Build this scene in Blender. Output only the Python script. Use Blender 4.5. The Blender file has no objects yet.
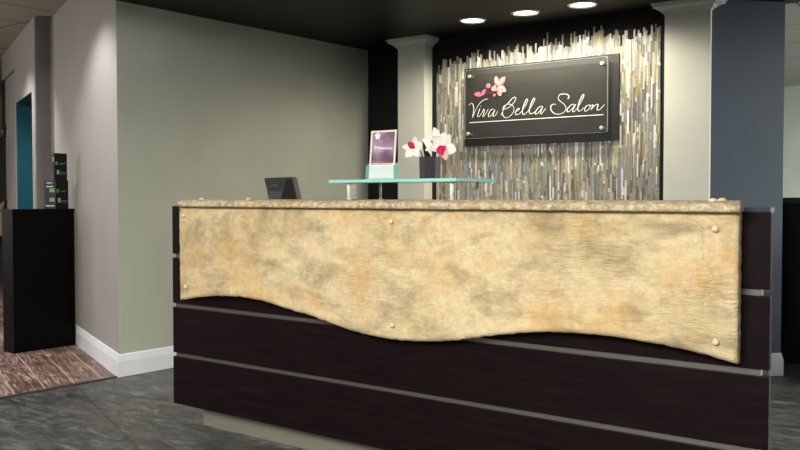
import bpy, bmesh, math, random
from mathutils import Vector, Matrix, noise
random.seed(7)
COL = bpy.context.scene.collection
H = 1.10                       # eye height; world: x along the back wall, y away from the desk front, z up

# ------------------------------------------------------------------ materials
def srgb(r, g, b):
    f = lambda c: (c/255/12.92) if c/255 <= .04045 else ((c/255+.055)/1.055)**2.4
    return (f(r), f(g), f(b), 1)

class NT:
    def __init__(s, name):
        s.m = bpy.data.materials.new(name); s.m.use_nodes = True
        s.t = s.m.node_tree; s.n = s.t.nodes
        s.b = s.n['Principled BSDF']; s.out = s.n['Material Output']
    def add(s, typ, **kw):
        n = s.n.new(typ)
        for k, v in kw.items():
            if k in n.inputs.keys(): n.inputs[k].default_value = v
            else: setattr(n, k, v)
        return n
    def link(s, a, b): s.t.links.new(a, b)
    def coord(s, scale=(1, 1, 1), rot=(0, 0, 0), loc=(0, 0, 0)):
        g = s.add('ShaderNodeNewGeometry'); mp = s.add('ShaderNodeMapping')
        mp.inputs['Scale'].default_value = scale; mp.inputs['Rotation'].default_value = rot; mp.inputs['Location'].default_value = loc
        s.link(g.outputs['Position'], mp.inputs['Vector']); return mp.outputs['Vector']
    def noise(s, vec, scale, detail=4, rough=.55, dist=0):
        n = s.add('ShaderNodeTexNoise'); n.inputs['Scale'].default_value = scale; n.inputs['Detail'].default_value = detail
        n.inputs['Roughness'].default_value = rough; n.inputs['Distortion'].default_value = dist
        s.link(vec, n.inputs['Vector']); return n.outputs['Fac']
    def ramp(s, fac, stops):
        r = s.add('ShaderNodeValToRGB'); e = r.color_ramp.elements
        e[0].position, e[0].color = stops[0]; e[1].position, e[1].color = stops[-1]
        for p, c in stops[1:-1]:
            x = e.new(p); x.color = c
        s.link(fac, r.inputs['Fac']); return r.outputs['Color']
    def mix(s, fac, a, b, blend='MIX'):
        m = s.add('ShaderNodeMix'); m.data_type = 'RGBA'; m.blend_type = blend
        for v, i in ((fac, 0), (a, 6), (b, 7)):
            if hasattr(v, 'links'): s.link(v, m.inputs[i])
            else: m.inputs[i].default_value = v
        return m.outputs[2]
    def bump(s, h, strength=.3, dist=.01):
        b = s.add('ShaderNodeBump'); b.inputs['Strength'].default_value = strength; b.inputs['Distance'].default_value = dist
        s.link(h, b.inputs['Height']); s.link(b.outputs['Normal'], s.b.inputs['Normal'])
    def color(s, c):
        if hasattr(c, 'links'): s.link(c, s.b.inputs['Base Color'])
        else: s.b.inputs['Base Color'].default_value = c
    def pr(s, rough=.5, metal=0, spec=.5):
        s.b.inputs['Roughness'].default_value = rough; s.b.inputs['Metallic'].default_value = metal
        s.b.inputs['Specular IOR Level'].default_value = spec

def paint(name, rgb, rough=.55, var=.06, metal=0, spec=.4, scale=6):
    k = NT(name); c = srgb(*rgb); v = k.coord()
    f = k.noise(v, scale, 3)
    d = tuple(min(1, x*(1-var)) for x in c[:3])+(1,); u = tuple(min(1, x*(1+var)) for x in c[:3])+(1,)
    k.color(k.ramp(f, [(.3, d), (.7, u)])); k.pr(rough, metal, spec)
    return k.m

def wall_paint(name, rgb, rough=.6, spec=.3):
    k = NT(name); c = srgb(*rgb); v = k.coord()
    f = k.noise(v, 2.5, 3)
    d = tuple(x*.95 for x in c[:3])+(1,); u = tuple(min(1, x*1.05) for x in c[:3])+(1,)
    k.color(k.ramp(f, [(.3, d), (.7, u)])); k.pr(rough, 0, spec)
    k.bump(k.noise(v, 180, 2), .06, .002)
    return k.m

def emit(name, rgb, s):
    k = NT(name); e = k.add('ShaderNodeEmission'); e.inputs['Color'].default_value = srgb(*rgb); e.inputs['Strength'].default_value = s
    k.link(e.outputs[0], k.out.inputs['Surface']); return k.m

def clear(name, tint, gloss=.06, rough=.03, haze=0):
    """thin clear sheet: transparent with a fresnel reflection"""
    k = NT(name); t = k.add('ShaderNodeBsdfTransparent'); t.inputs['Color'].default_value = tint
    g = k.add('ShaderNodeBsdfGlossy'); g.inputs['Roughness'].default_value = rough
    fr = k.add('ShaderNodeFresnel'); fr.inputs['IOR'].default_value = 1.45
    ma = k.add('ShaderNodeMath'); ma.operation = 'MULTIPLY'; ma.inputs[1].default_value = gloss/.04*.5
    k.link(fr.outputs[0], ma.inputs[0])
    mx = k.add('ShaderNodeMixShader'); k.link(ma.outputs[0], mx.inputs[0]); k.link(t.outputs[0], mx.inputs[1]); k.link(g.outputs[0], mx.inputs[2])
    if haze:
        df = k.add('ShaderNodeBsdfDiffuse'); df.inputs['Color'].default_value = (.42, .42, .36, 1)
        m2 = k.add('ShaderNodeMixShader'); m2.inputs[0].default_value = haze
        k.link(mx.outputs[0], m2.inputs[1]); k.link(df.outputs[0], m2.inputs[2]); mx = m2
    k.link(mx.outputs[0], k.out.inputs['Surface']); return k.m

A_ANG = math.radians(22.5)
WD = Vector((-math.cos(A_ANG), math.sin(A_ANG), 0))      # direction along the angled walls
ND = Vector((-math.sin(A_ANG), -math.cos(A_ANG), 0))     # their facing
P0 = Vector((-4.715, 3.262, 0))

def m_stone(rough=False):
    k = NT('rough_stone' if rough else 'stone'); v = k.coord((1, 1, 1)); vs = k.coord((1.0, 1, 2.2), (0, .5, 0))
    big = k.noise(v, 2.8, 6, .62, .2); mid = k.noise(vs, 6, 6, .62, .25); fine = k.noise(v, 45, 5, .7)
    c1 = k.ramp(big, [(.30, srgb(168, 148, 110)), (.43, srgb(222, 199, 150)), (.57, srgb(233, 213, 168)), (.70, srgb(224, 186, 124))])
    g = k.ramp(mid, [(.47, (0, 0, 0, 1)), (.68, (.85, .85, .85, 1))])
    c2 = k.mix(g, c1, srgb(166, 149, 114))
    o = k.ramp(k.noise(k.coord((1, 1, 1), (0, 0, 0), (5, 3, 9)), 4.2, 5, .6, .5), [(.50, (0, 0, 0, 1)), (.68, (.7, .7, .7, 1))])
    c3 = k.mix(o, c2, srgb(226, 182, 114))
    f = k.ramp(fine, [(.3, (.80, .80, .80, 1)), (.6, (1, 1, 1, 1))])
    c4 = k.mix(1.0, c3, f, 'MULTIPLY')
    # thin cracks
    vc = k.coord((1, 1, 1.4), (0, .6, 0)); 
    wn = k.add('ShaderNodeTexVoronoi'); wn.feature = 'DISTANCE_TO_EDGE'; wn.inputs['Scale'].default_value = 4.5
    nz = k.add('ShaderNodeTexNoise'); nz.inputs['Scale'].default_value = 5; nz.inputs['Detail'].default_value = 5
    k.link(vc, nz.inputs['Vector']); ad = k.add('ShaderNodeVectorMath'); ad.operation = 'ADD'
    sc = k.add('ShaderNodeVectorMath'); sc.operation = 'SCALE'; sc.inputs['Scale'].default_value = .45
    k.link(nz.outputs['Color'], sc.inputs[0]); k.link(vc, ad.inputs[0]); k.link(sc.outputs[0], ad.inputs[1]); k.link(ad.outputs[0], wn.inputs['Vector'])
    cr = k.ramp(wn.outputs['Distance'], [(.0, (0, 0, 0, 1)), (.016, (1, 1, 1, 1))])
    msk = k.ramp(k.noise(v, 2.3, 3), [(.47, (0, 0, 0, 1)), (.60, (.42, .42, .42, 1))])
    dark = k.mix(1.0, c4, (.52, .46, .36, 1), 'MULTIPLY')
    inv = k.add('ShaderNodeInvert'); k.link(cr, inv.inputs['Color'])
    mm = k.mix(1.0, inv.outputs[0], msk, 'MULTIPLY')
    c5 = k.mix(mm, c4, dark)
    if rough:
        c5 = k.mix(k.ramp(fine, [(.47, (0, 0, 0, 1)), (.60, (.85, .85, .85, 1))]), c5, srgb(246, 234, 208))
        c5 = k.mix(k.ramp(k.noise(v, 30, 5, .75), [(.56, (0, 0, 0, 1)), (.68, (.45, .45, .45, 1))]), c5, srgb(158, 132, 94))
    k.color(c5); k.pr(.62, 0, .35)
    hs = k.noise(k.coord((1, 1, 2.1), (0, .35, 0)), 15, 9, .76, .5)
    wr = k.noise(k.coord((1, 1, 5), (0, -.3, 0)), 26, 6, .7, .8)
    wm = k.ramp(k.noise(k.coord((1, 1, 1), (0, 0, 0), (3, 1, 4)), 2.2, 2), [(.48, (0, 0, 0, 1)), (.60, (1, 1, 1, 1))])
    hs = k.mix(wm, hs, wr)
    hs = k.mix(mm, hs, (0, 0, 0, 1))
    if rough: hs = k.noise(v, 42, 6, .8, .6)
    k.bump(hs, 1.0 if rough else .8, .012)
    return k.m

def m_espresso():
    k = NT('espresso_wood'); v = k.coord((1.2, 8, 14)); f = k.noise(v, 3.5, 7, .65, .5)
    k.color(k.ramp(f, [(.3, srgb(15, 8, 9)), (.55, srgb(22, 12, 13)), (.75, srgb(34, 20, 20))])); k.pr(.45, 0, .10)
    k.bump(f, .05, .003); return k.m

def m_slate():
    k = NT('slate_tile'); v = k.coord((1, 1, 1), (0, 0, A_ANG))
    vw = k.coord((1, 1.8, 1), (0, 0, .5))
    a = k.noise(k.coord((1, 2.6, 1), (0, 0, .75)), 4.6, 12, .78, .9); b = k.noise(k.coord((1, 1, 1), (0, 0, 0), (7, 2, 0)), 2.1, 6, .65, .9); fi = k.noise(vw, 26, 8, .78, .6)
    c = k.ramp(a, [(.36, srgb(34, 37, 39)), (.47, srgb(70, 73, 73)), (.55, srgb(98, 100, 98)), (.66, srgb(146, 149, 144))])
    br = k.ramp(b, [(.46, (0, 0, 0, 1)), (.70, (.55, .55, .55, 1))])
    c = k.mix(br, c, srgb(98, 86, 76))
    f = k.ramp(fi, [(.36, (.60, .60, .60, 1)), (.62, (1.0, 1.0, 1.0, 1))]); c = k.mix(1.0, c, f, 'MULTIPLY')
    bt = k.add('ShaderNodeTexBrick'); bt.offset = .5
    bt.inputs['Scale'].default_value = 1; bt.inputs['Brick Width'].default_value = .62; bt.inputs['Row Height'].default_value = .62
    bt.inputs['Mortar Size'].default_value = .0035; bt.inputs['Mortar Smooth'].default_value = .2
    off = k.coord((1, 1, 1), (0, 0, A_ANG), (0.2, .31, 0)); k.link(off, bt.inputs['Vector'])
    c = k.mix(bt.outputs['Fac'], c, srgb(38, 38, 38))
    k.color(c); k.pr(.42, 0, .45); k.bump(fi, .35, .004); return k.m

def m_planks():
    # rows follow the angled wall; seams .172 m apart
    k = NT('rustic_planks')
    ang = A_ANG
    base = P0.dot(ND)                       # distance of the wall along its facing
    v = k.coord((1, 1, 1), (0, 0, ang))     # rotates the wall direction onto -x, its facing onto -y
    sh = k.add('ShaderNodeVectorMath'); sh.operation = 'ADD'; sh.inputs[1].default_value = (0, base+.102+.172*40, 0)
    k.link(v, sh.inputs[0]); u = sh.outputs[0]
    bt = k.add('ShaderNodeTexBrick'); bt.offset = .37; bt.offset_frequency = 2
    bt.inputs['Scale'].default_value = 1; bt.inputs['Brick Width'].default_value = 1.25; bt.inputs['Row Height'].default_value = .172
    bt.inputs['Mortar Size'].default_value = .0036; bt.inputs['Mortar Smooth'].default_value = .3
    bt.inputs['Color1'].default_value = (0, 0, 0, 1); bt.inputs['Color2'].default_value = (1, 1, 1, 1)
    k.link(u, bt.inputs['Vector'])
    st = k.add('ShaderNodeMapping'); st.inputs['Scale'].default_value = (1.1, 13, 1); k.link(u, st.inputs['Vector'])
    g = k.noise(st.outputs[0], 3.2, 9, .72, 1.2)
    c = k.ramp(g, [(.33, srgb(46, 33, 28)), (.43, srgb(98, 72, 62)), (.51, srgb(138, 108, 96)), (.58, srgb(194, 172, 162)), (.70, srgb(228, 214, 206))])
    rb = k.ramp(k.noise(u, 5.5, 7, .7, .5), [(.40, (.36, .33, .32, 1)), (.58, (1, 1, 1, 1))])
    c = k.mix(1.0, c, rb, 'MULTIPLY')
    tint = k.mix(.22, c, k.mix(bt.outputs['Color'], srgb(90, 62, 52), srgb(170, 140, 124)))
    c = k.mix(bt.outputs['Fac'], tint, srgb(196, 176, 156))
    k.color(c); k.pr(.45, 0, .4); k.bump(g, .2, .004); return k.m

def m_ceiling(name, sx, sy, ox, oy, col):
    k = NT(name); v = k.coord((1, 1, 1), (0, 0, 0), (ox, oy, 0))
    bt = k.add('ShaderNodeTexBrick'); bt.offset = 0
    bt.inputs['Scale'].default_value = 1; bt.inputs['Brick Width'].default_value = sx; bt.inputs['Row Height'].default_value = sy
    bt.inputs['Mortar Size'].default_value = .010; bt.inputs['Mortar Smooth'].default_value = .1
    k.link(v, bt.inputs['Vector'])
    f = k.noise(k.coord(), 60, 4, .7)
    c = k.ramp(f, [(.35, tuple(x*.86 for x in srgb(*col)[:3])+(1,)), (.65, srgb(*col))])
    c = k.mix(bt.outputs['Fac'], c, tuple(x*.28 for x in srgb(*col)[:3])+(1,))
    k.color(c); k.pr(.9, 0, .1); k.bump(f, .2, .003); return k.m

def m_brushed(name, rgb, rough=.35, metal=.85):
    k = NT(name); f = k.noise(k.coord((1, 30, 60)), 6, 4); c = srgb(*rgb)
    k.color(k.ramp(f, [(.3, tuple(x*.85 for x in c[:3])+(1,)), (.7, c)])); k.pr(rough, metal); return k.m

M = dict(
    green=wall_paint('sage_paint', (180, 183, 168)), greige=wall_paint('greige_paint', (166, 163, 158), .42, .4),
    cream=wall_paint('pale_cream_paint', (226, 227, 214)), blue=wall_paint('slate_blue_paint', (90, 101, 111)),
    black=wall_paint('black_paint', (20, 20, 22)), soffit=wall_paint('black_ceiling_paint', (11, 11, 12), .5, .2),
    teal=wall_paint('teal_paint', (18, 84, 100)), pale=wall_paint('pale_green_paint', (182, 192, 180)),
    white=paint('white_trim', (232, 236, 238), .35), crown=paint('crown_white', (205, 206, 204), .45),
    tile=m_ceiling('ceiling_tile', .61, .61, .05, .1, (172, 164, 150)), tile2=m_ceiling('far_ceiling_tile', 1.6, .97, .3, .4, (196, 196, 188)),
    stone=m_stone(), stone_rough=m_stone(True), bolt=paint('pale_bolt', (226, 206, 166), .5, .12, scale=80), wood=m_espresso(), slate=m_slate(), planks=m_planks(),
    strip=m_brushed('satin_aluminium', (142, 140, 130)), kick=m_brushed('kick_plate_metal', (168, 166, 148), .4, .6),
    transition=paint('dark_rubber', (48, 44, 44), .6), inner=paint('dark_inner', (18, 16, 17), .6),
    glass=clear('clear_glass', (.90, .97, .95, 1), .05), glass_edge=paint('glass_edge', (164, 226, 217), .15), post=paint('frosted_post', (240, 246, 246), .25),
    acrylic=clear('clear_acrylic', (.95, .95, .94, 1), .05, .32, .035), acrylic_edge=paint('polished_edge', (170, 172, 164), .3),
    holder=clear('holder_acrylic', (.96, .99, .98, 1), .05), holder_edge=paint('holder_edge', (140, 205, 180), .2),
    board=paint('charcoal_board', (46, 48, 48), .5), steel=m_brushed('brushed_steel', (226, 216, 186), .3, .45),
    letter=paint('white_vinyl', (226, 226, 218), .5, .01), pink=paint('pink_petal', (226, 146, 142), .5, .08, scale=90), rose=paint('rose_bud', (206, 104, 138), .5, .12, scale=90), plum=paint('plum_stem', (110, 30, 62), .5),
    vase=paint('dark_vase', (38, 30, 35), .4, spec=.25), petal=paint('white_orchid_petal', (250, 244, 234), .5, .03, scale=60), lip=paint('magenta_lip', (222, 30, 100), .45, .15, scale=120),
    throat=paint('dark_red_throat', (130, 20, 40), .5), blush=paint('pink_blush_petal', (246, 178, 176), .5, .1, scale=100), stem=paint('green_stem', (52, 84, 46), .5), leaf=paint('dark_leaf', (34, 44, 38), .45),
    plastic=paint('charcoal_plastic', (44, 46, 50), .4), plastic2=paint('grey_plastic', (66, 70, 76), .5), screen=paint('reflection_brown', (44, 36, 24), .15),  # the brown one paints a reflection on the till's rear shell
    box=paint('black_carton', (13, 15, 16), .55, spec=.2), ebony=paint('ebony_laminate', (7, 5, 5), .5, .1, spec=.08), lime=paint('lime_print', (58, 112, 26), .4), silver=paint('silver_print', (128, 134, 138), .3), grey=paint('grey_print', (92, 96, 100), .4), copper=paint('copper_print', (140, 96, 66), .4),
    outlet=paint('outlet_plastic', (226, 226, 214), .4), slot=paint('dark_slot', (40, 40, 40), .5),
    lamp=emit('lamp_lens', (255, 246, 222), 9), reflector=emit('reflector_glow', (255, 240, 205), 1.6), ring=paint('chrome_trim', (220, 216, 205), .2, metal=.6),
    card=paint('cream_card', (250, 236, 222), .5, .02), paper=paint('white_paper', (250, 248, 246), .5, .01),
    beige=paint('beige_laminate', (205, 180, 148), .45), brown=wall_paint('brown_paint', (120, 100, 84)),
    hinge=m_brushed('hinge_steel', (120, 116, 110), .35, 1), smoke=paint('smoked_glass_top', (60, 66, 76), .12),
    door=paint('ivory_door', (196, 190, 182), .22, spec=.6),
)
# purple leaflet print: soft gradient
def m_purple():
    k = NT('purple_print'); f = k.noise(k.coord((1, 1, 1)), 9, 3)
    k.color(k.ramp(f, [(.35, srgb(116, 82, 106)), (.5, srgb(156, 128, 152)), (.66, srgb(206, 190, 206))])); k.pr(.35); return k.m
M['purple'] = m_purple()

# ------------------------------------------------------------------ mesh helpers
def wloc(o):
    v = Vector((0, 0, 0))
    while o is not None: v += o.location; o = o.parent
    return v

class MB:
    def __init__(s): s.bm = bmesh.new()
    def box(s, lo, hi, bev=0, mi=0):
        b = bmesh.new(); bmesh.ops.create_cube(b, size=1)
        lo, hi = Vector(lo), Vector(hi)
        for v in b.verts: v.co = Vector([lo[i]+(v.co[i]+.5)*(hi[i]-lo[i]) for i in range(3)])
        if bev: bmesh.ops.bevel(b, geom=list(b.edges), offset=bev, segments=2, affect='EDGES', profile=.6)
        s.join(b, mi); return s
    def join(s, b, mi=0, mat=None):
        if mat is not None: b.transform(mat)
        mp = {}
        for v in b.verts: mp[v] = s.bm.verts.new(v.co)
        for f in b.faces:
            try: n = s.bm.faces.new([mp[v] for v in f.verts]); n.material_index = mi; n.smooth = f.smooth
            except ValueError: pass
        b.free()
    def poly(s, pts, mi=0):
        f = s.bm.faces.new([s.bm.verts.new(p) for p in pts]); f.material_index = mi; return s
    def prism(s, pts, off, mi=0, mi_side=None):
        off = Vector(off); a = [s.bm.verts.new(p) for p in pts]; b = [s.bm.verts.new(Vector(p)+off) for p in pts]
        n = len(a)
        f = [s.bm.faces.new(a), s.bm.faces.new(b[::-1])]
        for q in f: q.material_index = mi
        for i in range(n):
            q = s.bm.faces.new((a[i], b[i], b[(i+1) % n], a[(i+1) % n])); q.material_index = mi if mi_side is None else mi_side
        return s
    def rings(s, rings, close=True, caps=True, mi=0, smooth=True):
        R = [[s.bm.verts.new(p) for p in r] for r in rings]
        n = len(R[0])
        for a, b in zip(R, R[1:]):
            for i in range(n if close else n-1):
                q = s.bm.faces.new((a[i], a[(i+1) % n], b[(i+1) % n], b[i])); q.smooth = smooth; q.material_index = mi
        if caps:
            for r in (R[0][::-1], R[-1]):
                q = s.bm.faces.new(r); q.material_index = mi
        return s
    def tube(s, pts, rad, seg=10, mi=0, caps=True):
        pts = [Vector(p) for p in pts]; rad = rad if isinstance(rad, (list, tuple)) else [rad]*len(pts)
        rr = []
        t0 = (pts[1]-pts[0]).normalized(); ref = Vector((0, 0, 1)) if abs(t0.z) < .9 else Vector((1, 0, 0))
        nrm = t0.cross(ref).normalized()
        for i, p in enumerate(pts):
            t = (pts[min(i+1, len(pts)-1)]-pts[max(i-1, 0)]).normalized()
            nrm = (nrm-t*nrm.dot(t)).normalized(); bn = t.cross(nrm)
            rr.append([p+(nrm*math.cos(2*math.pi*j/seg)+bn*math.sin(2*math.pi*j/seg))*rad[i] for j in range(seg)])
        return s.rings(rr, True, caps, mi)
    def lathe(s, c, prof, seg=24, mi=0, caps=True):
        c = Vector(c)
        return s.rings([[c+Vector((r*math.cos(2*math.pi*j/seg), r*math.sin(2*math.pi*j/seg), z)) for j in range(seg)] for r, z in prof], True, caps, mi)
    def ball(s, c, r, sub=2, mi=0, sq=(1, 1, 1), jit=0):
        b = bmesh.new(); bmesh.ops.create_icosphere(b, subdivisions=sub, radius=1)
        for v in b.verts:
            k = 1+(random.uniform(-jit, jit) if jit else 0)
            v.co = Vector(c)+Vector((v.co.x*r*sq[0]*k, v.co.y*r*sq[1]*k, v.co.z*r*sq[2]*k))
        for f in b.faces: f.smooth = True
        s.join(b, mi); return s
    def build(s, name, mats, parent=None, kind=None, label=None):
        bmesh.ops.recalc_face_normals(s.bm, faces=list(s.bm.faces))
        me = bpy.data.meshes.new(name); o = bpy.data.objects.new(name, me)
        if parent is not None:
            s.bm.transform(Matrix.Translation(-wloc(parent)))
        s.bm.to_mesh(me); s.bm.free()
        for m in (mats if isinstance(mats, (list, tuple)) else [mats]): me.materials.append(M[m] if isinstance(m, str) else m)
        COL.objects.link(o)
        if parent is not None: o.parent = parent
        if kind: o['kind'] = kind
        if label: o['label'] = label
        return o

def tag(o, label, cat, group=None):
    o['label'] = label; o['category'] = cat
    if group: o['group'] = group
    return o
def thing(name, loc, label, cat, group=None):
    o = bpy.data.objects.new(name, None); o.empty_display_size = .1; o.location = loc; COL.objects.link(o)
    return tag(o, label, cat, group)
def recenter(o):
    """put a one-mesh thing's origin at its base centre"""
    vs = [v.co for v in o.data.vertices]
    c = Vector(((min(v.x for v in vs)+max(v.x for v in vs))/2, (min(v.y for v in vs)+max(v.y for v in vs))/2, min(v.z for v in vs)))
    o.data.transform(Matrix.Translation(-c)); o.location = c; return o
def struct(name, mb, mat): return mb.build(name, mat, None, 'structure')
def smooth_curve(pts, n=6, closed=False):
    out = []; P = [Vector(p) for p in pts]
    for i in range(len(P)-1):
        p0, p1, p2, p3 = P[max(i-1, 0)], P[i], P[i+1], P[min(i+2, len(P)-1)]
        for j in range(n):
            t = j/n
            out.append(.5*((2*p1)+(p2-p0)*t+(2*p0-5*p1+4*p2-p3)*t*t+(3*p1-p0-3*p2+p3)*t**3))
    out.append(P[-1]); return out
def interp(tab, x):
    for (a, b), (c, d) in zip(tab, tab[1:]):
        if x <= c: return b+(d-b)*max(0, (x-a)/(c-a))
    return tab[-1][1]

# ------------------------------------------------------------------ room shell
UG, ZS, ZC = -4.715, 2.285, 2.603
VB, VS, VCOL = 5.626, 5.50, 5.40        # left back wall, sign wall, column fronts
# floors
struct('floor', MB().box((UG, -3, -.1), (4, 14, 0)), 'slate')
struct('floor', MB().box((-13, -3, -.1), (UG, 14, 0)), 'planks')
struct('trim_1', MB().box((UG-.028, -3, -.02), (UG+.012, 3.255, .006), .003), 'transition')
# soffit and ceilings
struct('ceiling', MB().box((UG, 1.7, ZS), (4, 5.86, 2.75)), 'soffit')
o = struct('ceiling', MB().box((-13, -3, ZC), (UG, 14, ZC+.1)), 'tile')
struct('ceiling', MB().box((UG, -3, ZC), (4, 1.7, ZC+.1)), 'tile')
struct('ceiling', MB().box((UG, 5.86, 2.6), (4, 14, 2.7)), 'tile2')
# walls
A_LEN = 2.428
AE = P0+WD*A_LEN
def strip_wall(name, a, b, z0, z1, th, mat, back):
    a, b = Vector(a), Vector(b); n = Vector(back)*th
    m = MB(); m.prism([(a.x, a.y, z0), (b.x, b.y, z0), (b.x, b.y, z1), (a.x, a.y, z1)], n); return struct(name, m, mat)
# solid block whose right face is the sage wall and whose front is the angled greige wall
mw = MB(); mw.prism([(UG, 3.262, 0), (UG, VB+.1, 0), (UG-.14, VB+.1, 0), (UG-.14, 3.46, 0)], (0, 0, ZC)); struct('wall_left', mw, 'green')
struct('wall_left_angled', MB().prism([(UG, 3.262, 0), (AE.x, AE.y, 0), (AE.x-ND.x*.065, AE.y-ND.y*.065, 0), (UG-.06, 3.36, 0)], (0, 0, ZC)), 'greige')
BS = AE+ND*.135                                   # the stepped wall comes forward here
strip_wall('wall_step', AE, BS, 0, ZC, .08, 'greige', WD)
def bp(s, off=0): p = BS+WD*s-ND*off; return p
# stepped wall with the teal opening .24-1.33 wide and 2.0 high
mb = MB()
def wseg(s0, s1, z0, z1, th=.12):
    a, b = bp(s0), bp(s1); mb.prism([(a.x, a.y, z0), (b.x, b.y, z0), (b.x, b.y, z1), (a.x, a.y, z1)], -ND*th)
wseg(0, .24, 0, ZC); wseg(.24, 1.33, 2.0, ZC); wseg(1.33, 1.42, 0, ZC); wseg(1.42, 2.54, 2.35, ZC)
struct('wall_far_left', mb, 'greige')
mb = MB()
def seg(a, b, z0, z1, th, d, mi=0): mb.prism([(a.x, a.y, z0), (b.x, b.y, z0), (b.x, b.y, z1), (a.x, a.y, z1)], Vector(d)*th, mi)
seg(bp(.236, .12), bp(.236, .7), 0, 2.05, .05, -WD); seg(bp(1.326, .001), bp(1.326, .7), 0, 1.999, .003, WD)
seg(bp(.18, .7), bp(1.39, .7), 0, 2.05, .05, -ND); mb.prism([bp(.18, .12)+Vector((0, 0, 2.05)), bp(1.39, .12)+Vector((0, 0, 2.05)), bp(1.39, .75)+Vector((0, 0, 2.05)), bp(.18, .75)+Vector((0, 0, 2.05))], (0, 0, .05))
mb.prism([bp(.243, .002)+Vector((0, 0, 1.995)), bp(1.326, .002)+Vector((0, 0, 1.995)), bp(1.326, .122)+Vector((0, 0, 1.995)), bp(.243, .122)+Vector((0, 0, 1.995))], (0, 0, .004))
struct('wall_alcove', mb, 'teal')
# ivory door leaf beside the opening
mb = MB(); seg(bp(1.425, .03), bp(2.52, .03), 0.01, 2.34, .045, -ND)
dr = struct('door_1', mb, 'door')
for z in (1.02, 1.80):
    mb = MB(); mb.tube([bp(2.48, -.004)+Vector((0, 0, z-.05)), bp(2.48, -.004)+Vector((0, 0, z+.05))], .012, 10)
    seg(bp(2.41, .028), bp(2.48, .028), z-.05, z+.05, .004, ND); mb.build('hinge', 'hinge', dr)
mb = MB(); seg(bp(2.54), bp(2.57), 0, ZC, .12, -ND); struct('trim_2', mb, 'inner')
mb = MB(); seg(Vector((-12.9, 2, 0)), Vector((-12.9, 10, 0)), 0, ZC, .1, (-1, 0, 0)); struct('wall_distant_left', mb, 'brown')
# back walls
struct('wall_back', MB().box((UG, VB, 0), (-3.97, VB+.12, 2.6)), 'black')
struct('wall_back_sign', MB().box((-4.05, VS, 0), (-2.1, VS+.12, 2.6)), 'black')
struct('wall_back_blue', MB().prism([(-1.87, 5.41, 0), (-1.547, 5.80, 0), (-1.60, 5.92, 0), (-2.0, 5.92, 0)], (0, 0, 2.6)), 'blue')
struct('wall_far_right', MB().box((-6, 12.9, 0), (4, 13, 2.7)), 'pale')
# pilasters with crown capitals
def column(u0, u1, vback, side):
    mb = MB(); mb.box((u0, VCOL, 0), (u1, vback, ZS)); 
    if side:
        for f in mb.bm.faces:
            if f.normal.x > .5 or (f.calc_center_median().x > u1-.001): f.material_index = 1
    c = struct('column', mb, ['cream', side or 'cream'])
    prof = [(0, 0), (.006, 0), (.008, .008), (.018, .014), (.026, .026), (.048, .036), (.058, .044), (.058, .055), (.066, .058), (.066, .068)]
    z0 = 2.217
    R = []
    for o, z in prof:
        R.append([(u0-o, vback-.002, z0+z), (u0-o, VCOL-o, z0+z), (u1+o, VCOL-o, z0+z), (u1+o, vback-.002, z0+z)])
    m = MB(); m.rings(R, True, True, 0, False); m.build('capital', 'crown', c)
column(-4.23, -3.982, VS+.02, None)
column(-2.145, -1.862, VS+.02, None)
# baseboards: stepped profile swept along a path of (x, y) with outward offsets mitred
BPROF = [(.016, 0), (.016, .098), (.013, .102), (.013, .112), (.009, .116), (.009, .124), (.005, .134), (.003, .138), (0, .139)]
def baseboard(name, path, normals):
    rings = []
    for i, p in enumerate(path):
        n = [Vector(q) for q in normals if True]
        na = Vector(normals[max(i-1, 0)]); nb = Vector(normals[min(i, len(normals)-1)])
        mit = (na+nb); mit = mit/ (1+na.dot(nb)) if i not in (0, len(path)-1) else (na if i else nb)
        rings.append([(p[0]+mit.x*o, p[1]+mit.y*o, z+.001) for o, z in BPROF]+[(p[0], p[1], .001)])
    m = MB(); m.rings(rings, True, True, 0, False); return struct(name, m, 'white')
baseboard('baseboard_left', [(AE.x, AE.y), (UG, 3.262), (UG, VB)], [(ND.x, ND.y, 0), (1, 0, 0)])
_n = Vector((.37, -.311, 0)).normalized()
baseboard('baseboard_right', [(-1.845, 5.44), (-1.547, 5.80), (-1.60, 5.92)], [(_n.x, _n.y, 0), Vector((.12, .053, 0)).normalized()[:]])

# ------------------------------------------------------------------ reception desk
VD, DU0, DU1 = 2.75, -3.538, -.7655
desk = thing('reception_desk', ((DU0+DU1)/2, 2.95, 0), 'long dark wood reception desk with wavy tan stone front and metal reveals', 'desk')
ZB = [(.814+.010, 1.056), (.578+.010, .824-.010+.0), (.339+.010, .578-.010), (.10, .339-.010)]
zt, pitch, gap = 1.056, .239, .019
for i in range(4):
    top = zt-i*pitch-(gap/2 if i else 0); bot = zt-(i+1)*pitch+(gap/2 if i < 3 else 0)
    MB().box((DU0, VD, bot), (DU1, VD+.024, top), .0025).build('front_panel', 'wood', desk)
for i in (1, 2, 3):
    z = zt-i*pitch
    MB().box((DU0+.012, VD+.010, z-gap/2-.0), (DU1-.027, VD+.030, z+gap/2)).build('reveal_strip', 'strip', desk, label='satin metal strip in a gap between the dark panels')
m = MB(); m.box((-3.47, VD+.03, .09), (-1.02, 3.05, 1.03)); m.build('carcass', 'wood', desk)
MB().box((-3.40, 2.817, 0), (-1.06, 3.03, .095), .002).build('kick_plate', 'kick', desk, label='grey-green metal kick plate set back under the desk')
wt = thing('staff_worktop', (-2.22, 3.42, 0), 'low dark worktop behind the stone counter carrying the till screen', 'worktop')
MB().box((-3.43, 3.085, .72), (-1.02, 3.72, .75), .003).build('top_board', 'wood', wt)
for a in (-3.42, -1.06): MB().box((a, 3.09, 0), (a+.03, 3.70, .72)).build('support_panel', 'wood', wt)
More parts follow.
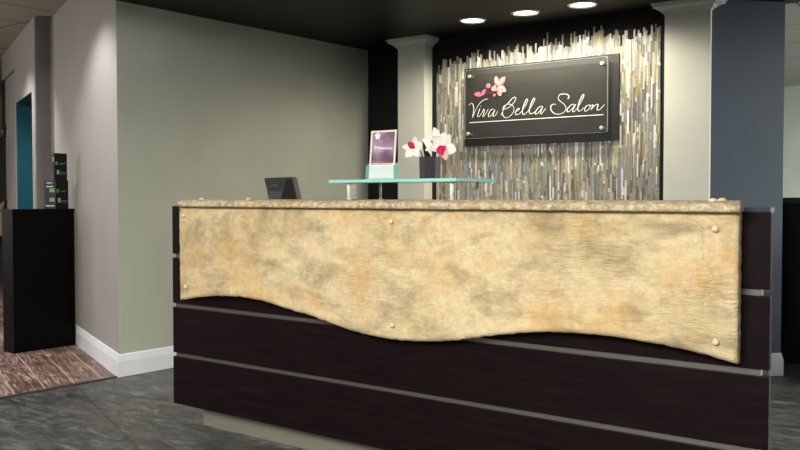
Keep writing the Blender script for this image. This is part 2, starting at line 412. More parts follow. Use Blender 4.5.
MB().box((-.845, VD+.0015, zt), (DU1-.002, VD+.045, zt+.013), .001).build('glass_ledge', 'smoke', desk, label='thin smoky glass ledge on the right end')
# stone apron with the wavy bottom edge
WAVE = [(-3.425, 0.612), (-3.42, .614), (-3.291, .636), (-3.159, .651), (-3.008, .657), (-2.863, .649), (-2.725, .627), (-2.572, .606), (-2.466, .585), (-2.364, .566), (-2.246, .554), (-2.134, .551), (-2.024, .556), (-1.936, .564), (-1.838, .579), (-1.76, .596), (-1.68, .612), (-1.562, .632), (-1.496, .641), (-1.401, .647), (-1.295, .65), (-1.206, .649), (-1.108, .642), (-1.027, .636), (-.948, .625), (-.872, .611), (-.843, .604)]
def apron():
    mb = MB(); bm = mb.bm; nx, nz = 230, 44; F = []
    u0, u1, zt = -3.425, -.843, 1.056
    sm = lambda x: (interp(WAVE, x-.03)+interp(WAVE, x)*2+interp(WAVE, x+.03))/4 if u0+.04 < x < u1-.04 else interp(WAVE, x)
    for i in range(nx+1):
        u = u0+(u1-u0)*i/nx; zb = sm(u)+noise.noise((u*35, 0, 0))*.0035
        row = []
        for j in range(nz+1):
            t = j/nz; z = zb+(zt-zb)*t
            e = min(i/nx*(u1-u0), (1-i/nx)*(u1-u0), t*(zt-zb))
            d = noise.fractal((u*3.2, z*6, 1.7), .9, 2.1, 5)*.0038+noise.noise((u*16, z*30, 4))*.0013
            rnd = .006*max(0, 1-e/.012)**2
            du = noise.noise((9, 0, z*40))*.003 if i in (0, nx) else 0
            row.append(bm.verts.new((u+du, 2.70-d+rnd, z)))
        F.append(row)
    for i in range(nx):
        for j in range(nz):
            f = bm.faces.new((F[i][j], F[i+1][j], F[i+1][j+1], F[i][j+1])); f.smooth = True
    edge = [F[i][0] for i in range(nx+1)]+[F[nx][j] for j in range(1, nz+1)]+[F[i][nz] for i in range(nx-1, -1, -1)]+[F[0][j] for j in range(nz-1, 0, -1)]
    bk = [bm.verts.new((v.co.x, 2.73, v.co.z)) for v in edge]
    n = len(edge)
    for i in range(n): bm.faces.new((edge[i], edge[(i+1) % n], bk[(i+1) % n], bk[i]))
    bm.faces.new(bk)
    return mb.build('stone_apron', 'stone', desk, label='tan mottled stone panel with a wavy lower edge')
ap = apron()
for u, z in ((-3.382, 1.011), (-3.372, .679), (-2.144, 1.006), (-2.139, .608), (-.909, 1.004), (-.904, .666)):
    m = MB(); m.ball((u, 2.694, z), .0105, 2, 0, (1, .8, 1), .12); m.tube([(u, 2.70, z), (u, 2.748, z)], .006, 8); m.build('bolt', 'bolt', ap)
# stone counter slab with a rough rolled lip
def slab():
    mb = MB(); u0, u1 = -3.402, -.829; nx = 420
    prof = [(2.735, 1.056), (2.676, 1.0545), (2.670, 1.058), (2.668, 1.066), (2.671, 1.074), (2.682, 1.0815), (2.705, 1.087), (2.75, 1.0885), (3.07, 1.0885), (3.07, 1.056)]
    R = []
    for i in range(nx+1):
        u = u0+(u1-u0)*i/nx; r = []
        for k, (v, z) in enumerate(prof):
            a = noise.noise((u*26, k*1.1, 3))*.005+noise.noise((u*75, k*1.9, 8))*.004 if 1 <= k <= 6 else 0
            r.append((u-(.132*max(0, v-2.67)/.4*(max(0, (i/nx-.75)*4)))+(noise.noise((0, k*2.1, 5))*.005 if i in (0, nx) else 0), v+a, z+a*(.5 if k > 2 else .15)))
        R.append(r)
    mb.rings(R, True, True, 0, True)
    return mb.build('stone_counter', 'stone_rough', desk, label='tan stone counter slab with a rough front lip')
sl = slab()
for u, v in ((-3.30, 2.735), (-2.98, 2.735), (-.925, 2.715), (-.925, 2.80)):
    m = MB(); m.ball((u, v, 1.0895), .014, 2, 0, (1, 1, .55), .12); m.build('bolt', 'bolt', sl)

# ------------------------------------------------------------------ glass shelf on posts
SH = (-2.683, 2.93, 1.161); SHB = (-2.005, 3.22, 1.174)
gs = thing('glass_shelf', ((SH[0]+SHB[0])/2, 3.07, 1.0885), 'raised clear glass shelf with green edges standing on the stone counter', 'shelf')
m = MB(); m.box(SH, SHB, .0012)
for f in m.bm.faces:
    if abs(f.normal.z) < .9: f.material_index = 1
m.build('shelf_glass', ['glass', 'glass_edge'], gs)
for u, v in ((-2.590, 2.96), (-2.046, 2.96), (-2.592, 3.18), (-2.066, 3.18)):
    m = MB(); m.tube([(u, v, 1.0885), (u, v, 1.161)], .0075 if v < 3 else .0055, 14); m.lathe((u, v, 0), [(.011, 1.0885), (.011, 1.0905), (.0075, 1.0915)], 16); m.build('post', 'post', gs)
SZ = 1.174
# leaflet holder and leaflet
hl = thing('leaflet_holder', (-2.435, 3.03, SZ), 'clear acrylic leaflet holder standing on the left of the glass shelf', 'leaflet holder')
m = MB(); hu0, hu1, hv = -2.516, -2.366, 2.990
m.box((hu0, hv+.027, SZ), (hu1, hv+.030, SZ+.075), .0008); m.build('back_plate', 'holder', hl)
m = MB(); m.box((hu0, hv, SZ+.004), (hu1, hv+.0025, SZ+.058), .0008); m.build('front_lip', 'holder', hl)
m = MB(); m.box((hu0, hv, SZ), (hu1, hv+.030, SZ+.004), .0008); m.build('base', 'holder_edge', hl)
for u in (hu0-.003, hu1):
    m = MB(); m.prism([(u, hv, SZ), (u, hv+.030, SZ), (u, hv+.030, SZ+.075), (u, hv, SZ+.058)], (.003, 0, 0)); m.build('side_plate', ['holder_edge'], hl)
lf = thing('leaflet', (-2.435, 3.03, SZ+.005), 'purple leaflet with pale border, white flower and white band in the acrylic holder', 'leaflet')
# leans back slightly
def LP(x, z, d=0): return Vector((-2.441+x, 2.9985+z*.09-d, SZ+.0045+z))
LW, LH = .070, .207
def lrect(x0, x1, z0, z1, d, th=.0006): 
    return MB().prism([LP(x0, z0, d), LP(x1, z0, d), LP(x1, z1, d), LP(x0, z1, d)], (0, th, 0))
lrect(-LW, LW, 0, LH, 0, .004).build('card', 'card', lf)
lrect(-LW+.010, LW-.008, .066, LH-.008, .0012).build('purple_print', 'purple', lf)
lrect(-LW+.006, LW-.006, .004, .058, .0012).build('white_band', 'paper', lf)
m = MB()
for i in range(7):
    x = -LW+.014+i*.018+random.uniform(-.003, .003); w = random.uniform(.004, .010)
    m.prism([LP(x, .059, .0013), LP(x+w, .059, .0013), LP(x+w, .064, .0013), LP(x, .064, .0013)], (0, .0004, 0))
m.build('caption_row', 'plum', lf)
def ribbon(mb, pts, w, plane, off, thick=.0008, taper=True):
    """flat stroke along 2-D pts in the plane function"""
    P = [Vector((p[0], p[1])) for p in pts]; n = len(P); L = []; Rr = []
    for i, p in enumerate(P):
        t = P[min(i+1, n-1)]-P[max(i-1, 0)]; t = t.normalized() if t.length > 1e-9 else Vector((1, 0))
        k = Vector((-t.y, t.x)); ww = w*(.74+.5*max(0, -t.y))
        if taper: ww *= min(1, .45+min(i, n-1-i)*.2)
        L.append(plane(p+k*ww/2, off)); Rr.append(plane(p-k*ww/2, off))
    bm = mb.bm
    a = [bm.verts.new(v) for v in L]; b = [bm.verts.new(v) for v in Rr]
    for i in range(n-1): bm.faces.new((a[i], a[i+1], b[i+1], b[i]))
m = MB(); pl = lambda p, d: LP(p[0], p[1], d)
sq = []
for i in range(60):
    t = i/59; sq.append((-.047+.098*t+.004*math.sin(t*52), .134-.006*t+(.006 if i < 9 else .0042)*math.cos(t*47)))
ribbon(m, sq, .0042, pl, .0022, taper=False); m.build('script_line', 'paper', lf)
m = MB()
for k in range(5):
    a = k*2*math.pi/5+.4; c = Vector((-.030, .184)); d = Vector((math.cos(a), math.sin(a))); e = Vector((-d.y, d.x))
    m.poly([LP(*(c), .0024), LP(*(c+d*.009+e*.008), .0024), LP(*(c+d*.018), .0024), LP(*(c+d*.009-e*.008), .0024)])
m.build('printed_flower', 'paper', lf)

# vase and orchids
VU, VV = -2.205, 3.03
m = MB()
hexr = [(math.cos(math.pi/3*j-.42), math.sin(math.pi/3*j-.42)) for j in range(6)]
m.rings([[(VU+x*r, VV+y*r, SZ+z) for x, y in hexr] for r, z in ((.043, 0), (.0445, .092), (.040, .092), (.039, .02))], True, True, 0, False)
vs = recenter(m.build('vase', 'vase')); tag(vs, 'dark faceted vase holding white orchids on the glass shelf', 'vase')

def petal(mb, c, d, up, L, W, cup=.25, mi=0, n=8):
    """pointed-oval petal from c along d, facing up"""
    d = d.normalized(); s = d.cross(up).normalized(); up = s.cross(d).normalized(); rows = []
    for i in range(n+1):
        t = i/n; w = W*math.sin(math.pi*min(1, (t*.93+.03))**.85)**.8*.5
        cen = c+d*(L*t)+up*(L*cup*(t*t-.15*math.sin(math.pi*t)))
        rows.append([cen+s*(w*k)+up*(-abs(k)**2*w*.25+.12*w*math.sin(3.1*k+6*t)) for k in (-1, -.5, 0, .5, 1)])
    R = [[mb.bm.verts.new(p) for p in r] for r in rows]
    for a, b in zip(R, R[1:]):
        for j in range(4):
            f = mb.bm.faces.new((a[j], a[j+1], b[j+1], b[j])); f.smooth = True; f.material_index = mi
def bloom(parent, c, face, rot, S, lower='petal'):
    c = Vector(c); face = Vector(face).normalized()
    ref = Vector((0, 0, 1)); r = ref.cross(face).normalized(); u = face.cross(r)
    root = MB(); root.ball(c, S*.10, 2); core = root.build('bloom', 'throat', parent)
    for k, (ang, L, W) in enumerate(((90, 1, .62), (18, 1.0, .80), (162, 1.0, .80), (-40, .95, .55), (220, .95, .55))):
        a = math.radians(ang+rot); d = r*math.cos(a)+u*math.sin(a)
        mm = MB(); petal(mm, c-face*S*.02, d+face*.12, face, S*L, S*W, .18); mm.build('petal', lower if k == 3 else 'petal', core)
    mm = MB()
    a = math.radians(-90+rot); d = r*math.cos(a)+u*math.sin(a)
    petal(mm, c+face*S*.05, d*.8+face*.55, face, S*.62, S*.55, -.1)
    petal(mm, c+face*S*.05, (d*.3+r*.8)+face*.5, face, S*.36, S*.32, .3); petal(mm, c+face*S*.05, (d*.3-r*.8)+face*.5, face, S*.36, S*.32, .3)
    mm.build('lip', 'lip', core, label='magenta orchid lip')
def orchid(label, base, blooms, leafs):
    t = thing('orchid_stem', base, label, 'orchid')
    for c, face, rot, S, low in blooms:
        c = Vector(c); b = Vector(base); mid = (b+c)/2+Vector(((c.x-b.x)*-.18, 0, .03))
        pts = smooth_curve([b, mid, c-Vector(face).normalized()*.008], 8)
        m = MB(); m.tube(pts, .0026, 8); m.build('stem', 'stem', t)
        bloom(t, c, face, rot, S, low)
    for a, bq, w in leafs:
        m = MB(); a, bq = Vector(a), Vector(bq); petal(m, a, bq-a, Vector((0, -1, .2)), (bq-a).length, w, .1); m.build('leaf', 'leaf', t, label='dark green leaf')
orchid('white orchid with deep pink centre leaning left over the vase rim', (VU-.022, VV, SZ+.03),
       [((-2.268, 3.0, 1.305), (.22, -.95, .05), 215, .050, 'petal')], [((VU-.02, VV, SZ+.07), (-2.213, 3.0, 1.335), .022)])
orchid('large white orchid blooms with magenta throat on the right of the vase', (VU+.012, VV, SZ+.03),
       [((-2.155, 3.005, 1.325), (.1, -1, .35), 12, .060, 'petal'), ((-2.108, 2.985, 1.302), (.42, -.9, -.05), -33, .060, 'blush')],
       [((VU+.0, VV-.01, SZ+.075), (-2.19, 2.99, 1.296), .03)])

# ------------------------------------------------------------------ till screen behind the counter
pt = thing('till_screen', (-3.25, 3.30, .75), 'small dark till screen tilted back behind the left end of the counter', 'screen')
m = MB(); m.box((-3.32, 3.22, .75), (-3.14, 3.40, .775), .006); m.build('base', 'plastic', pt)
m = MB(); m.prism([(-3.31, 3.29, .77), (-3.23, 3.29, .77), (-3.23, 3.238, 1.12), (-3.31, 3.238, 1.12)], (0, .03, 0)); m.build('stand', 'plastic', pt)
# back shell: slanted slab, top further left
Q = [(-3.378, 3.20, 1.196), (-3.178, 3.20, 1.199), (-3.140, 3.20, 1.080), (-3.337, 3.20, 1.080)]
m = MB(); m.prism(Q, (0, .04, 0)); bmesh.ops.bevel(m.bm, geom=list(m.bm.edges), offset=.004, segments=2, affect='EDGES'); m.build('rear_shell', 'plastic', pt)
m = MB(); m.prism([(-3.212, 3.1985, 1.188), (-3.186, 3.1985, 1.188), (-3.150, 3.1985, 1.086), (-3.252, 3.1985, 1.086)], (0, .003, 0)); m.build('brown_reflection', 'screen', pt, label='brownish reflection painted on the corner of the shell')  # brown reflection on the shell, laid on as a coloured sheet
m = MB(); m.prism([(-3.352, 3.1985, 1.128), (-3.240, 3.1985, 1.128), (-3.256, 3.1985, 1.086), (-3.338, 3.1985, 1.086)], (0, .003, 0)); m.build('lower_panel', 'plastic2', pt)
m = MB()
for k in range(4): m.box((-3.325+k*.013, 3.1975, 1.150+(k % 2)*.006), (-3.318+k*.013, 3.201, 1.157+(k % 2)*.008))
m.build('emblem', 'grey', pt)
# wall outlet
ot = thing('wall_outlet', (UG, 5.42, 1.08), 'pale wall outlet plate on the sage wall seen below the glass shelf', 'outlet')
MB().box((UG, 5.365, 1.083), (UG+.006, 5.474, 1.195), .002).build('cover_plate', 'outlet', ot)
for v in (5.39, 5.448):
    for z in (1.112, 1.158):
        m = MB(); m.box((UG+.005, v-.014, z-.014), (UG+.008, v+.014, z+.014), .002); s = m.build('socket', 'outlet', ot)
        m = MB(); m.box((UG+.0075, v-.007, z-.004), (UG+.009, v-.004, z+.007)); m.box((UG+.0075, v+.004, z-.004), (UG+.009, v+.007, z+.007)); m.build('slot', 'slot', s)

# ------------------------------------------------------------------ mosaic behind the sign
def mosaic():
    cols = [((178, 170, 146), .35), ((200, 190, 162), .35), ((154, 153, 142), .3), ((134, 139, 139), .18), ((172, 178, 180), .12), ((232, 234, 230), .1), ((162, 148, 118), .35), ((116, 112, 102), .3)]
    mats = []
    for i, (c, r) in enumerate(cols): mats.append(paint('mosaic_chip_%s' % 'abcdefgh'[i], c, r, .12, metal=.3 if i == 4 else 0, spec=.6, scale=50))
    TOP = [(-3.935, 2.045), (-3.85, 2.085), (-3.765, 2.10), (-3.66, 2.11), (-3.548, 2.115), (-3.38, 2.10), (-3.25, 2.125), (-3.138, 2.105), (-3.022, 2.175), (-2.908, 2.145), (-2.75, 2.165), (-2.616, 2.19), (-2.476, 2.115), (-2.341, 2.17), (-2.242, 2.165), (-2.205, 2.10)]
    mb = MB(); w = .0128; u = -3.935
    wts = [5, 4, 5, 4, 4, 3, 3, 3]
    while u < -2.209:
        ztop = interp(TOP, u)+random.uniform(-.05, .05)
        z = random.uniform(.86, .98)
        while z < ztop-.01:
            L = random.choice((.02, .03, .05, .06, .08, .12, .15, .2))
            z1 = min(z+L, ztop)
            if ztop-z1 < .03: z1 = ztop
            mi = random.choices(range(8), wts)[0]; d = .008+random.random()*.005
            mb.box((u+.0007, VS-d, z+.0007), (u+w-.0007, VS-.0006, z1-.0007), 0, mi)
            z = z1
        u += w
    return mb.build('mosaic_panel', mats)
mo = mosaic(); recenter(mo); tag(mo, 'vertical strip mosaic of tan, grey and silver tile with jagged top', 'mosaic')

# ------------------------------------------------------------------ sign
VBd, VA = 5.474, 5.42
sg = thing('salon_sign', (-3.075, 5.44, 1.466), 'black sign reading Viva Bella Salon in white script mounted on the mosaic', 'sign')
MB().box((-3.669, VBd, 1.466), (-2.477, VS-.0135, 2.027), .002).build('backing_board', 'board', sg)
def rrect(u0, u1, z0, z1, r, v):
    P = []
    for cx, cz, a0 in ((u1-r, z1-r, 0), (u0+r, z1-r, 90), (u0+r, z0+r, 180), (u1-r, z0+r, 270)):
        for k in range(7): a = math.radians(a0+k*15); P.append((cx+r*math.cos(a), v, cz+r*math.sin(a)))
    return P
m = MB(); m.prism(rrect(-3.635, -2.528, 1.517, 2.006, .02, VA), (0, .008, 0), 0, 1); apn = m.build('acrylic_panel', ['acrylic', 'acrylic_edge'], sg, label='clear acrylic panel with pale polished edge')
m = MB()
for v in (VA-.0006,):
    o_ = rrect(-3.635, -2.528, 1.517, 2.006, .02, v); i_ = rrect(-3.6338, -2.5306, 1.5182, 2.0048, .019, v)
    a = [m.bm.verts.new(p) for p in o_]; b = [m.bm.verts.new(p) for p in i_]
    for k in range(len(a)): m.bm.faces.new((a[k], a[(k+1) % len(a)], b[(k+1) % len(a)], b[k]))
m.build('edge_glint', 'acrylic_edge', apn)  # flat pale ring painting the bright line along the acrylic edge
for u, z in ((-3.590, 1.961), (-2.566, 1.962), (-3.603, 1.552), (-2.567, 1.547)):
    m = MB(); m.tube([(u, VA-.012, z), (u, VBd, z)], .0085, 14); m.tube([(u, VA-.014, z), (u, VA-.011, z), (u, VA-.001, z)], [.010, .0135, .0135], 16); m.build('standoff', 'steel', sg)
LETTERS = [
 [(-3.597,1.755),(-3.586,1.767),(-3.573,1.769),(-3.563,1.759),(-3.558,1.736),(-3.559,1.705),(-3.568,1.666),(-3.551,1.701),(-3.533,1.732),(-3.506,1.765),(-3.480,1.783),(-3.458,1.791),(-3.439,1.790)],
 [(-3.503,1.730),(-3.514,1.708),(-3.523,1.684),(-3.521,1.672),(-3.510,1.672),(-3.495,1.688),(-3.482,1.707),(-3.473,1.722),(-3.469,1.709),(-3.476,1.684),(-3.480,1.672),(-3.469,1.674),(-3.450,1.695),(-3.441,1.714),(-3.432,1.717)],
 [(-3.500,1.741),(-3.497,1.743),(-3.493,1.745)],
 [(-3.388,1.712),(-3.402,1.718),(-3.421,1.703),(-3.432,1.682),(-3.429,1.667),(-3.413,1.671),(-3.395,1.692),(-3.380,1.712),(-3.391,1.686),(-3.395,1.668),(-3.384,1.667),(-3.369,1.681),(-3.355,1.702)],
 [(-3.330,1.667),(-3.325,1.680),(-3.313,1.701),(-3.304,1.711),(-3.288,1.714),(-3.270,1.720),(-3.245,1.736),(-3.220,1.760),(-3.210,1.780),(-3.220,1.789),(-3.242,1.779),(-3.267,1.756),(-3.292,1.736),(-3.309,1.716),(-3.318,1.688),(-3.313,1.667),(-3.295,1.652),(-3.270,1.654),(-3.245,1.669),(-3.228,1.692),(-3.227,1.720),(-3.241,1.736),(-3.263,1.744),(-3.288,1.741),(-3.308,1.728),(-3.313,1.716),(-3.304,1.714)],
 [(-3.220,1.683),(-3.199,1.694),(-3.181,1.704),(-3.185,1.710),(-3.199,1.705),(-3.211,1.688),(-3.213,1.673),(-3.202,1.667),(-3.184,1.672),(-3.167,1.686),(-3.146,1.712),(-3.125,1.741),(-3.116,1.762),(-3.122,1.770),(-3.132,1.760),(-3.146,1.733),(-3.156,1.704),(-3.158,1.679),(-3.149,1.665),(-3.132,1.672),(-3.112,1.689),(-3.090,1.715),(-3.071,1.744),(-3.062,1.764),(-3.066,1.772),(-3.077,1.762),(-3.090,1.736),(-3.101,1.706),(-3.104,1.682),(-3.096,1.668),(-3.080,1.670),(-3.061,1.680)],
 [(-3.001,1.709),(-3.018,1.713),(-3.039,1.700),(-3.056,1.679),(-3.059,1.666),(-3.045,1.664),(-3.028,1.678),(-3.008,1.701),(-3.000,1.711),(-3.011,1.686),(-3.018,1.666),(-3.008,1.663),(-2.991,1.682),(-2.976,1.699)],
 [(-2.901,1.718),(-2.921,1.722),(-2.939,1.709),(-2.937,1.685),(-2.917,1.663),(-2.887,1.653),(-2.854,1.657),(-2.831,1.673),(-2.826,1.693),(-2.838,1.714),(-2.861,1.733),(-2.880,1.749),(-2.883,1.767),(-2.871,1.783),(-2.845,1.785),(-2.819,1.781),(-2.805,1.768),(-2.807,1.756),(-2.817,1.751)],
 [(-2.756,1.706),(-2.776,1.713),(-2.799,1.700),(-2.816,1.681),(-2.815,1.666),(-2.802,1.666),(-2.782,1.684),(-2.763,1.704),(-2.756,1.708),(-2.771,1.684),(-2.777,1.667),(-2.766,1.663),(-2.750,1.677),(-2.737,1.693),(-2.718,1.721),(-2.700,1.752),(-2.696,1.769),(-2.702,1.770),(-2.715,1.753),(-2.731,1.722),(-2.738,1.690),(-2.737,1.670),(-2.727,1.664),(-2.711,1.671),(-2.695,1.688)],
 [(-2.660,1.700),(-2.676,1.695),(-2.689,1.679),(-2.689,1.664),(-2.676,1.662),(-2.657,1.677),(-2.648,1.694),(-2.657,1.702),(-2.649,1.692),(-2.635,1.699),(-2.630,1.696),(-2.638,1.679),(-2.644,1.667),(-2.629,1.684),(-2.610,1.699),(-2.599,1.702),(-2.595,1.693),(-2.601,1.676),(-2.600,1.665),(-2.588,1.664),(-2.566,1.680),(-2.548,1.699)],
]
m = MB()
for i, L in enumerate(LETTERS):
    ribbon(m, smooth_curve([Vector((p[0], p[1])) for p in L], 5), .0050, lambda p, d: (p[0], VA-d, p[1]), .0008+i*.00003)
m.build('lettering', 'letter', sg, label='white script lettering')
MB().box((-3.594, VA-.0012, 1.629), (-2.557, VA-.0002, 1.6345)).build('underline', 'letter', sg, label='thin white underline')
fl = MB()
C0 = Vector((-3.361, VA-.003, 1.874))
for (u, z), W in (((-3.372, 1.946), .042), ((-3.296, 1.934), .046), ((-3.288, 1.834), .046), ((-3.332, 1.804), .044), ((-3.406, 1.852), .046)):
    d = Vector((u, VA-.003, z))-C0; petal(fl, C0, d, Vector((0, -1, 0)), d.length, W, .02)
bl = fl.build('blossom', 'pink', sg, label='pale pink five-petal blossom')
m = MB(); m.ball(C0+Vector((0, -.001, 0)), .009, 2, 0, (1, .2, 1.2)); m.build('blossom_centre', 'plum', bl)
for pts in (((-3.435, 1.881, .020),), ((-3.544, 1.832, 0), (-3.503, 1.812, 0)), ((-3.472, 1.838, 0),), ((-3.384, 1.813, .011),)):
    m = MB(); 
    if len(pts) == 1 and pts[0][2]: m.ball((pts[0][0], VA-.003, pts[0][1]), pts[0][2], 2, 0, (1, .15, .95))
    elif len(pts) == 2:
        for e in ((-3.552, 1.834), (-3.540, 1.846), (-3.515, 1.848)): d = Vector((e[0]+3.503, 0, e[1]-1.812)); petal(m, Vector((-3.503, VA-.003, 1.812)), d, Vector((0, -1, 0)), d.length, .022, .02)
    else:
        for e in ((-3.456, 1.862), (-3.470, 1.858)): d = Vector((e[0]+3.492, 0, e[1]-1.818)); petal(m, Vector((-3.492, VA-.003, 1.818)), d, Vector((0, -1, 0)), d.length, .022, .02)
    m.build('bud', 'rose', sg, label='rose pink flower bud')
m = MB()
ribbon(m, smooth_curve([Vector(p) for p in ((-3.503, 1.808), (-3.461, 1.824), (-3.41, 1.834), (-3.384, 1.816))], 6), .007, lambda p, d: (p[0], VA-d, p[1]), .0016, taper=False)
ribbon(m, smooth_curve([Vector(p) for p in ((-3.461, 1.824), (-3.445, 1.846), (-3.433, 1.866))], 6), .006, lambda p, d: (p[0], VA-d, p[1]), .0017, taper=False)
m.build('twig', 'plum', sg)

# ------------------------------------------------------------------ downlights in the soffit
for (u, v), lab in zip(((-3.355, 5.095), (-2.948, 5.092), (-2.547, 5.094)), ('round recessed downlight, leftmost of the three above the sign', 'round recessed downlight, middle one of the three above the sign', 'round recessed downlight, rightmost of the three above the sign')):
    d = thing('downlight', (u, v, ZS), lab, 'light', 'recessed downlights above the sign')
    m = MB(); m.lathe((u, v, ZS), [(.096, 0), (.096, -.006), (.088, -.010), (.078, -.006), (.078, -.001)], 32, caps=False); m.build('trim_ring', 'ring', d)
    m = MB(); m.lathe((u, v, ZS), [(.080, -.004), (.059, -.001)], 32, caps=False); m.build('reflector', 'reflector', d)
    m = MB(); m.lathe((u, v, ZS), [(.060, -.0012), (.04, -.003), (.01, -.004)], 32); m.build('lens', 'lamp', d)
    L = bpy.data.lights.new('downlight_spot', 'SPOT'); L.energy = 25; L.color = (1, .91, .74); L.spot_size = math.radians(164); L.spot_blend = .45; L.shadow_soft_size = .06
    lo = bpy.data.objects.new('downlight_spot', L); lo.location = (u, v, ZS-.03); COL.objects.link(lo)

# ------------------------------------------------------------------ display stand and product boxes at left
PZ = 1.013
ds = thing('display_stand', (-6.05, 3.54, 0), 'narrow dark brown display stand against the greige angled wall', 'stand')
MB().box((-6.145, 3.295, 0), (-6.0, 3.775, PZ-.02), .002).build('side_board', 'ebony', ds)
MB().box((-6.15, 3.292, PZ-.02), (-5.997, 3.778, PZ), .002).build('top_board', 'ebony', ds)
def product(name_label, u0, u1, v0, v1, z0, z1, bottles):
    t = thing('product_box', ((u0+u1)/2, (v0+v1)/2, z0), name_label, 'box', 'black product boxes on the display stand')
    MB().box((u0, v0, z0), (u1, v1, z1), .0015).build('carton', 'box', t)
    h = z1-z0; dv = v1-v0; du = u1-u0
    # right-hand face: bottle print and white lines
    m = MB(); m.lathe((0, 0, 0), [(.009, 0), (.012, .010), (.012, .030), (.008, .036)], 14)
    bm = m.bm
    for v in bm.verts: v.co = Vector((u1+.0004+max(0, v.co.x)*.06, v0+dv*.16+v.co.y, z0+h*.55+v.co.z*.8))
    m.build('bottle_print', 'lime', t)
    m = MB(); m.box((u1+.0003, v0+dv*.17, z0+h*.22), (u1+.001, v0+dv*.36, z0+h*.38)); m.build('label_print', 'silver', t)
    def pr_(name, mat, a, b, z, zz): MB().box((u1+.0003, v0+dv*a, z0+h*z), (u1+.001, v0+dv*b, z0+h*zz)).build(name, mat, t)
    for a, b, z in ((.42, .5, .58), (.54, .60, .60), (.64, .72, .58), (.78, .84, .62)): pr_('letter_print', 'grey', a, b, z, z+.05)
    pr_('text_line', 'grey', .4, .95, .27, .295); pr_('text_line', 'grey', .4, .9, .21, .225)
    def pl_(name, mat, a, b, z, zz): MB().box((u0+du*a, v0-.001, z0+h*z), (u0+du*b, v0-.0003, z0+h*zz)).build(name, mat, t)
    if bottles:
        for z in (.25, .58): pl_('green_print', 'lime', .45, .9, z, z+.13)
        pl_('copper_print', 'copper', .2, .7, .88, .94); pl_('text_line', 'silver', .15, .75, .76, .80); pl_('text_line', 'silver', .1, .9, .08, .12)
    else:
        m = MB(); m.box((u0+du*.1, v0-.001, z0+h*.70), (u0+du*.8, v0-.0003, z0+h*.85)); m.build('copper_print', 'copper', t)
product('wide black product box with lime green prints, lower of the stacked pair', -6.15, -6.002, 3.628, 3.73, PZ, PZ+.208, True)
product('narrow black product box standing on top of the wider box', -6.036, -6.006, 3.624, 3.724, PZ+.208, PZ+.405, False)

# ------------------------------------------------------------------ far bits
cb = thing('dark_cabinet', (-1.0, 6.55, 0), 'dark waist-high cabinet beyond the blue wall at the right edge', 'cabinet')
m = MB(); m.box((-1.70, 6.276, .001), (-.3, 6.8, 1.055), .003); m.build('side_panel', 'wood', cb)
m = MB(); m.box((-1.72, 6.25, 1.055), (-.28, 6.82, 1.095), .004); m.build('top_board', 'inner', cb)
bc = thing('beige_counter', (-11.5, 6.3, 0), 'small beige counter in the distance at the left edge', 'counter')
m = MB(); m.box((-12.3, 5.7, .62), (-10.6, 6.6, 1.02), .01); m.build('counter_front', 'beige', bc)
for a, b in ((-12.1, -11.9), (-10.95, -10.8)): MB().box((a, 5.9, 0), (b, 6.4, .62), .004).build('leg', 'inner', bc)
dk = thing('dark_cupboard', (-12.4, 7, 0), 'tall dark cupboard far behind the beige counter', 'cupboard')
m = MB(); m.box((-12.8, 5.8, 0), (-12.35, 8.2, 1.95), .01); m.build('body', 'inner', dk)
m = MB(); m.box((-12.35, 5.85, .1), (-12.33, 6.95, 1.9), .004); m.build('door', 'inner', dk)
m = MB(); m.box((-12.35, 7.0, .1), (-12.33, 8.15, 1.9), .004); m.build('door', 'inner', dk)

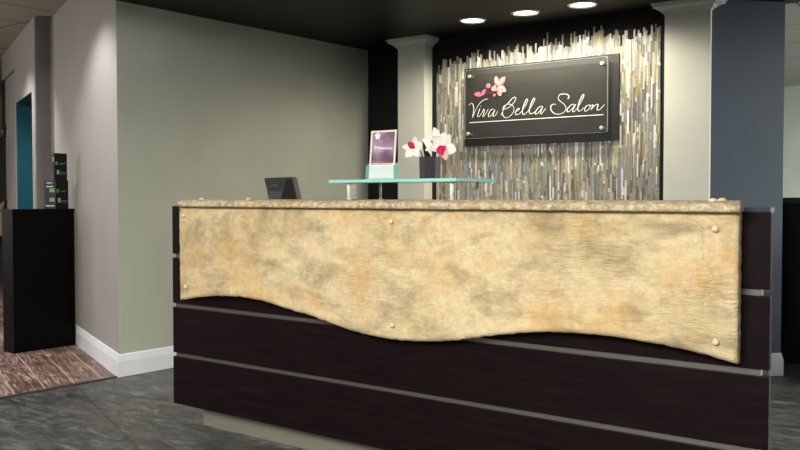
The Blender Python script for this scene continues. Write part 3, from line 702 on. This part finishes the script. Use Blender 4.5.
# ------------------------------------------------------------------ lights
def area(name, loc, target, sx, sy, e, col=(1, 1, 1)):
    L = bpy.data.lights.new(name, 'AREA'); L.shape = 'RECTANGLE'; L.size = sx; L.size_y = sy; L.energy = e; L.color = col
    o = bpy.data.objects.new(name, L); o.location = loc; COL.objects.link(o)
    o.rotation_euler = (Vector(target)-Vector(loc)).to_track_quat('-Z', 'Y').to_euler(); return o
def spot(name, loc, target, e, size, blend=.5, col=(1, 1, 1), r=.05):
    L = bpy.data.lights.new(name, 'SPOT'); L.energy = e; L.spot_size = math.radians(size); L.spot_blend = blend; L.color = col; L.shadow_soft_size = r
    o = bpy.data.objects.new(name, L); o.location = loc; COL.objects.link(o)
    o.rotation_euler = (Vector(target)-Vector(loc)).to_track_quat('-Z', 'Y').to_euler(); return o
area('front_troffer', (-1.6, -.7, 2.58), (-1.6, -.6, 0), 2.8, 3.4, 440, (1, .97, .92))
area('front_fill', (.4, -1.8, 2.5), (-2.4, 2.8, .7), 2.0, .3, 90, (1, .98, .95))
area('left_fill', (-6.6, 1.2, 2.58), (-6.5, 1.6, 0), 1.4, 1.4, 68, (1, .97, .94))  # unseen area light added to brighten the left walls and floor
area('side_fill', (-9.5, 1.5, 1.5), (-5.5, 3.6, 1.2), 1.2, 1.6, 28, (1, .98, .96))  # unseen light added low on the left for shadows on the angled wall
spot('wall_wash', (-5.22, 2.80, 2.58), (-5.30, 2.98, 1.0), 62, 112, .5, (1, .98, .94))
spot('wall_wash', (-7.5, 3.55, 2.58), (-7.58, 3.72, 1.0), 70, 112, .5, (1, .96, .92))
area('right_room', (1.0, 9, 2.5), (0.6, 9.2, 0), 2.5, 4, 1300, (1, .99, .95))

w = bpy.data.worlds.new('World'); bpy.context.scene.world = w; w.use_nodes = True
w.node_tree.nodes['Background'].inputs['Color'].default_value = (.95, .98, 1, 1); w.node_tree.nodes['Background'].inputs['Strength'].default_value = .13

# ------------------------------------------------------------------ camera
cam = bpy.data.cameras.new('Camera'); co = bpy.data.objects.new('Camera', cam); COL.objects.link(co)
cam.sensor_width = 36; cam.lens = 36*900.79/800; cam.clip_start = .05
co.location = (0, 0, H); co.rotation_euler = (math.pi/2-.0312373, 0, .6622473)
sc = bpy.context.scene; sc.camera = co
sc.view_settings.view_transform = 'Standard'; sc.view_settings.look = 'None'; sc.view_settings.exposure = .38
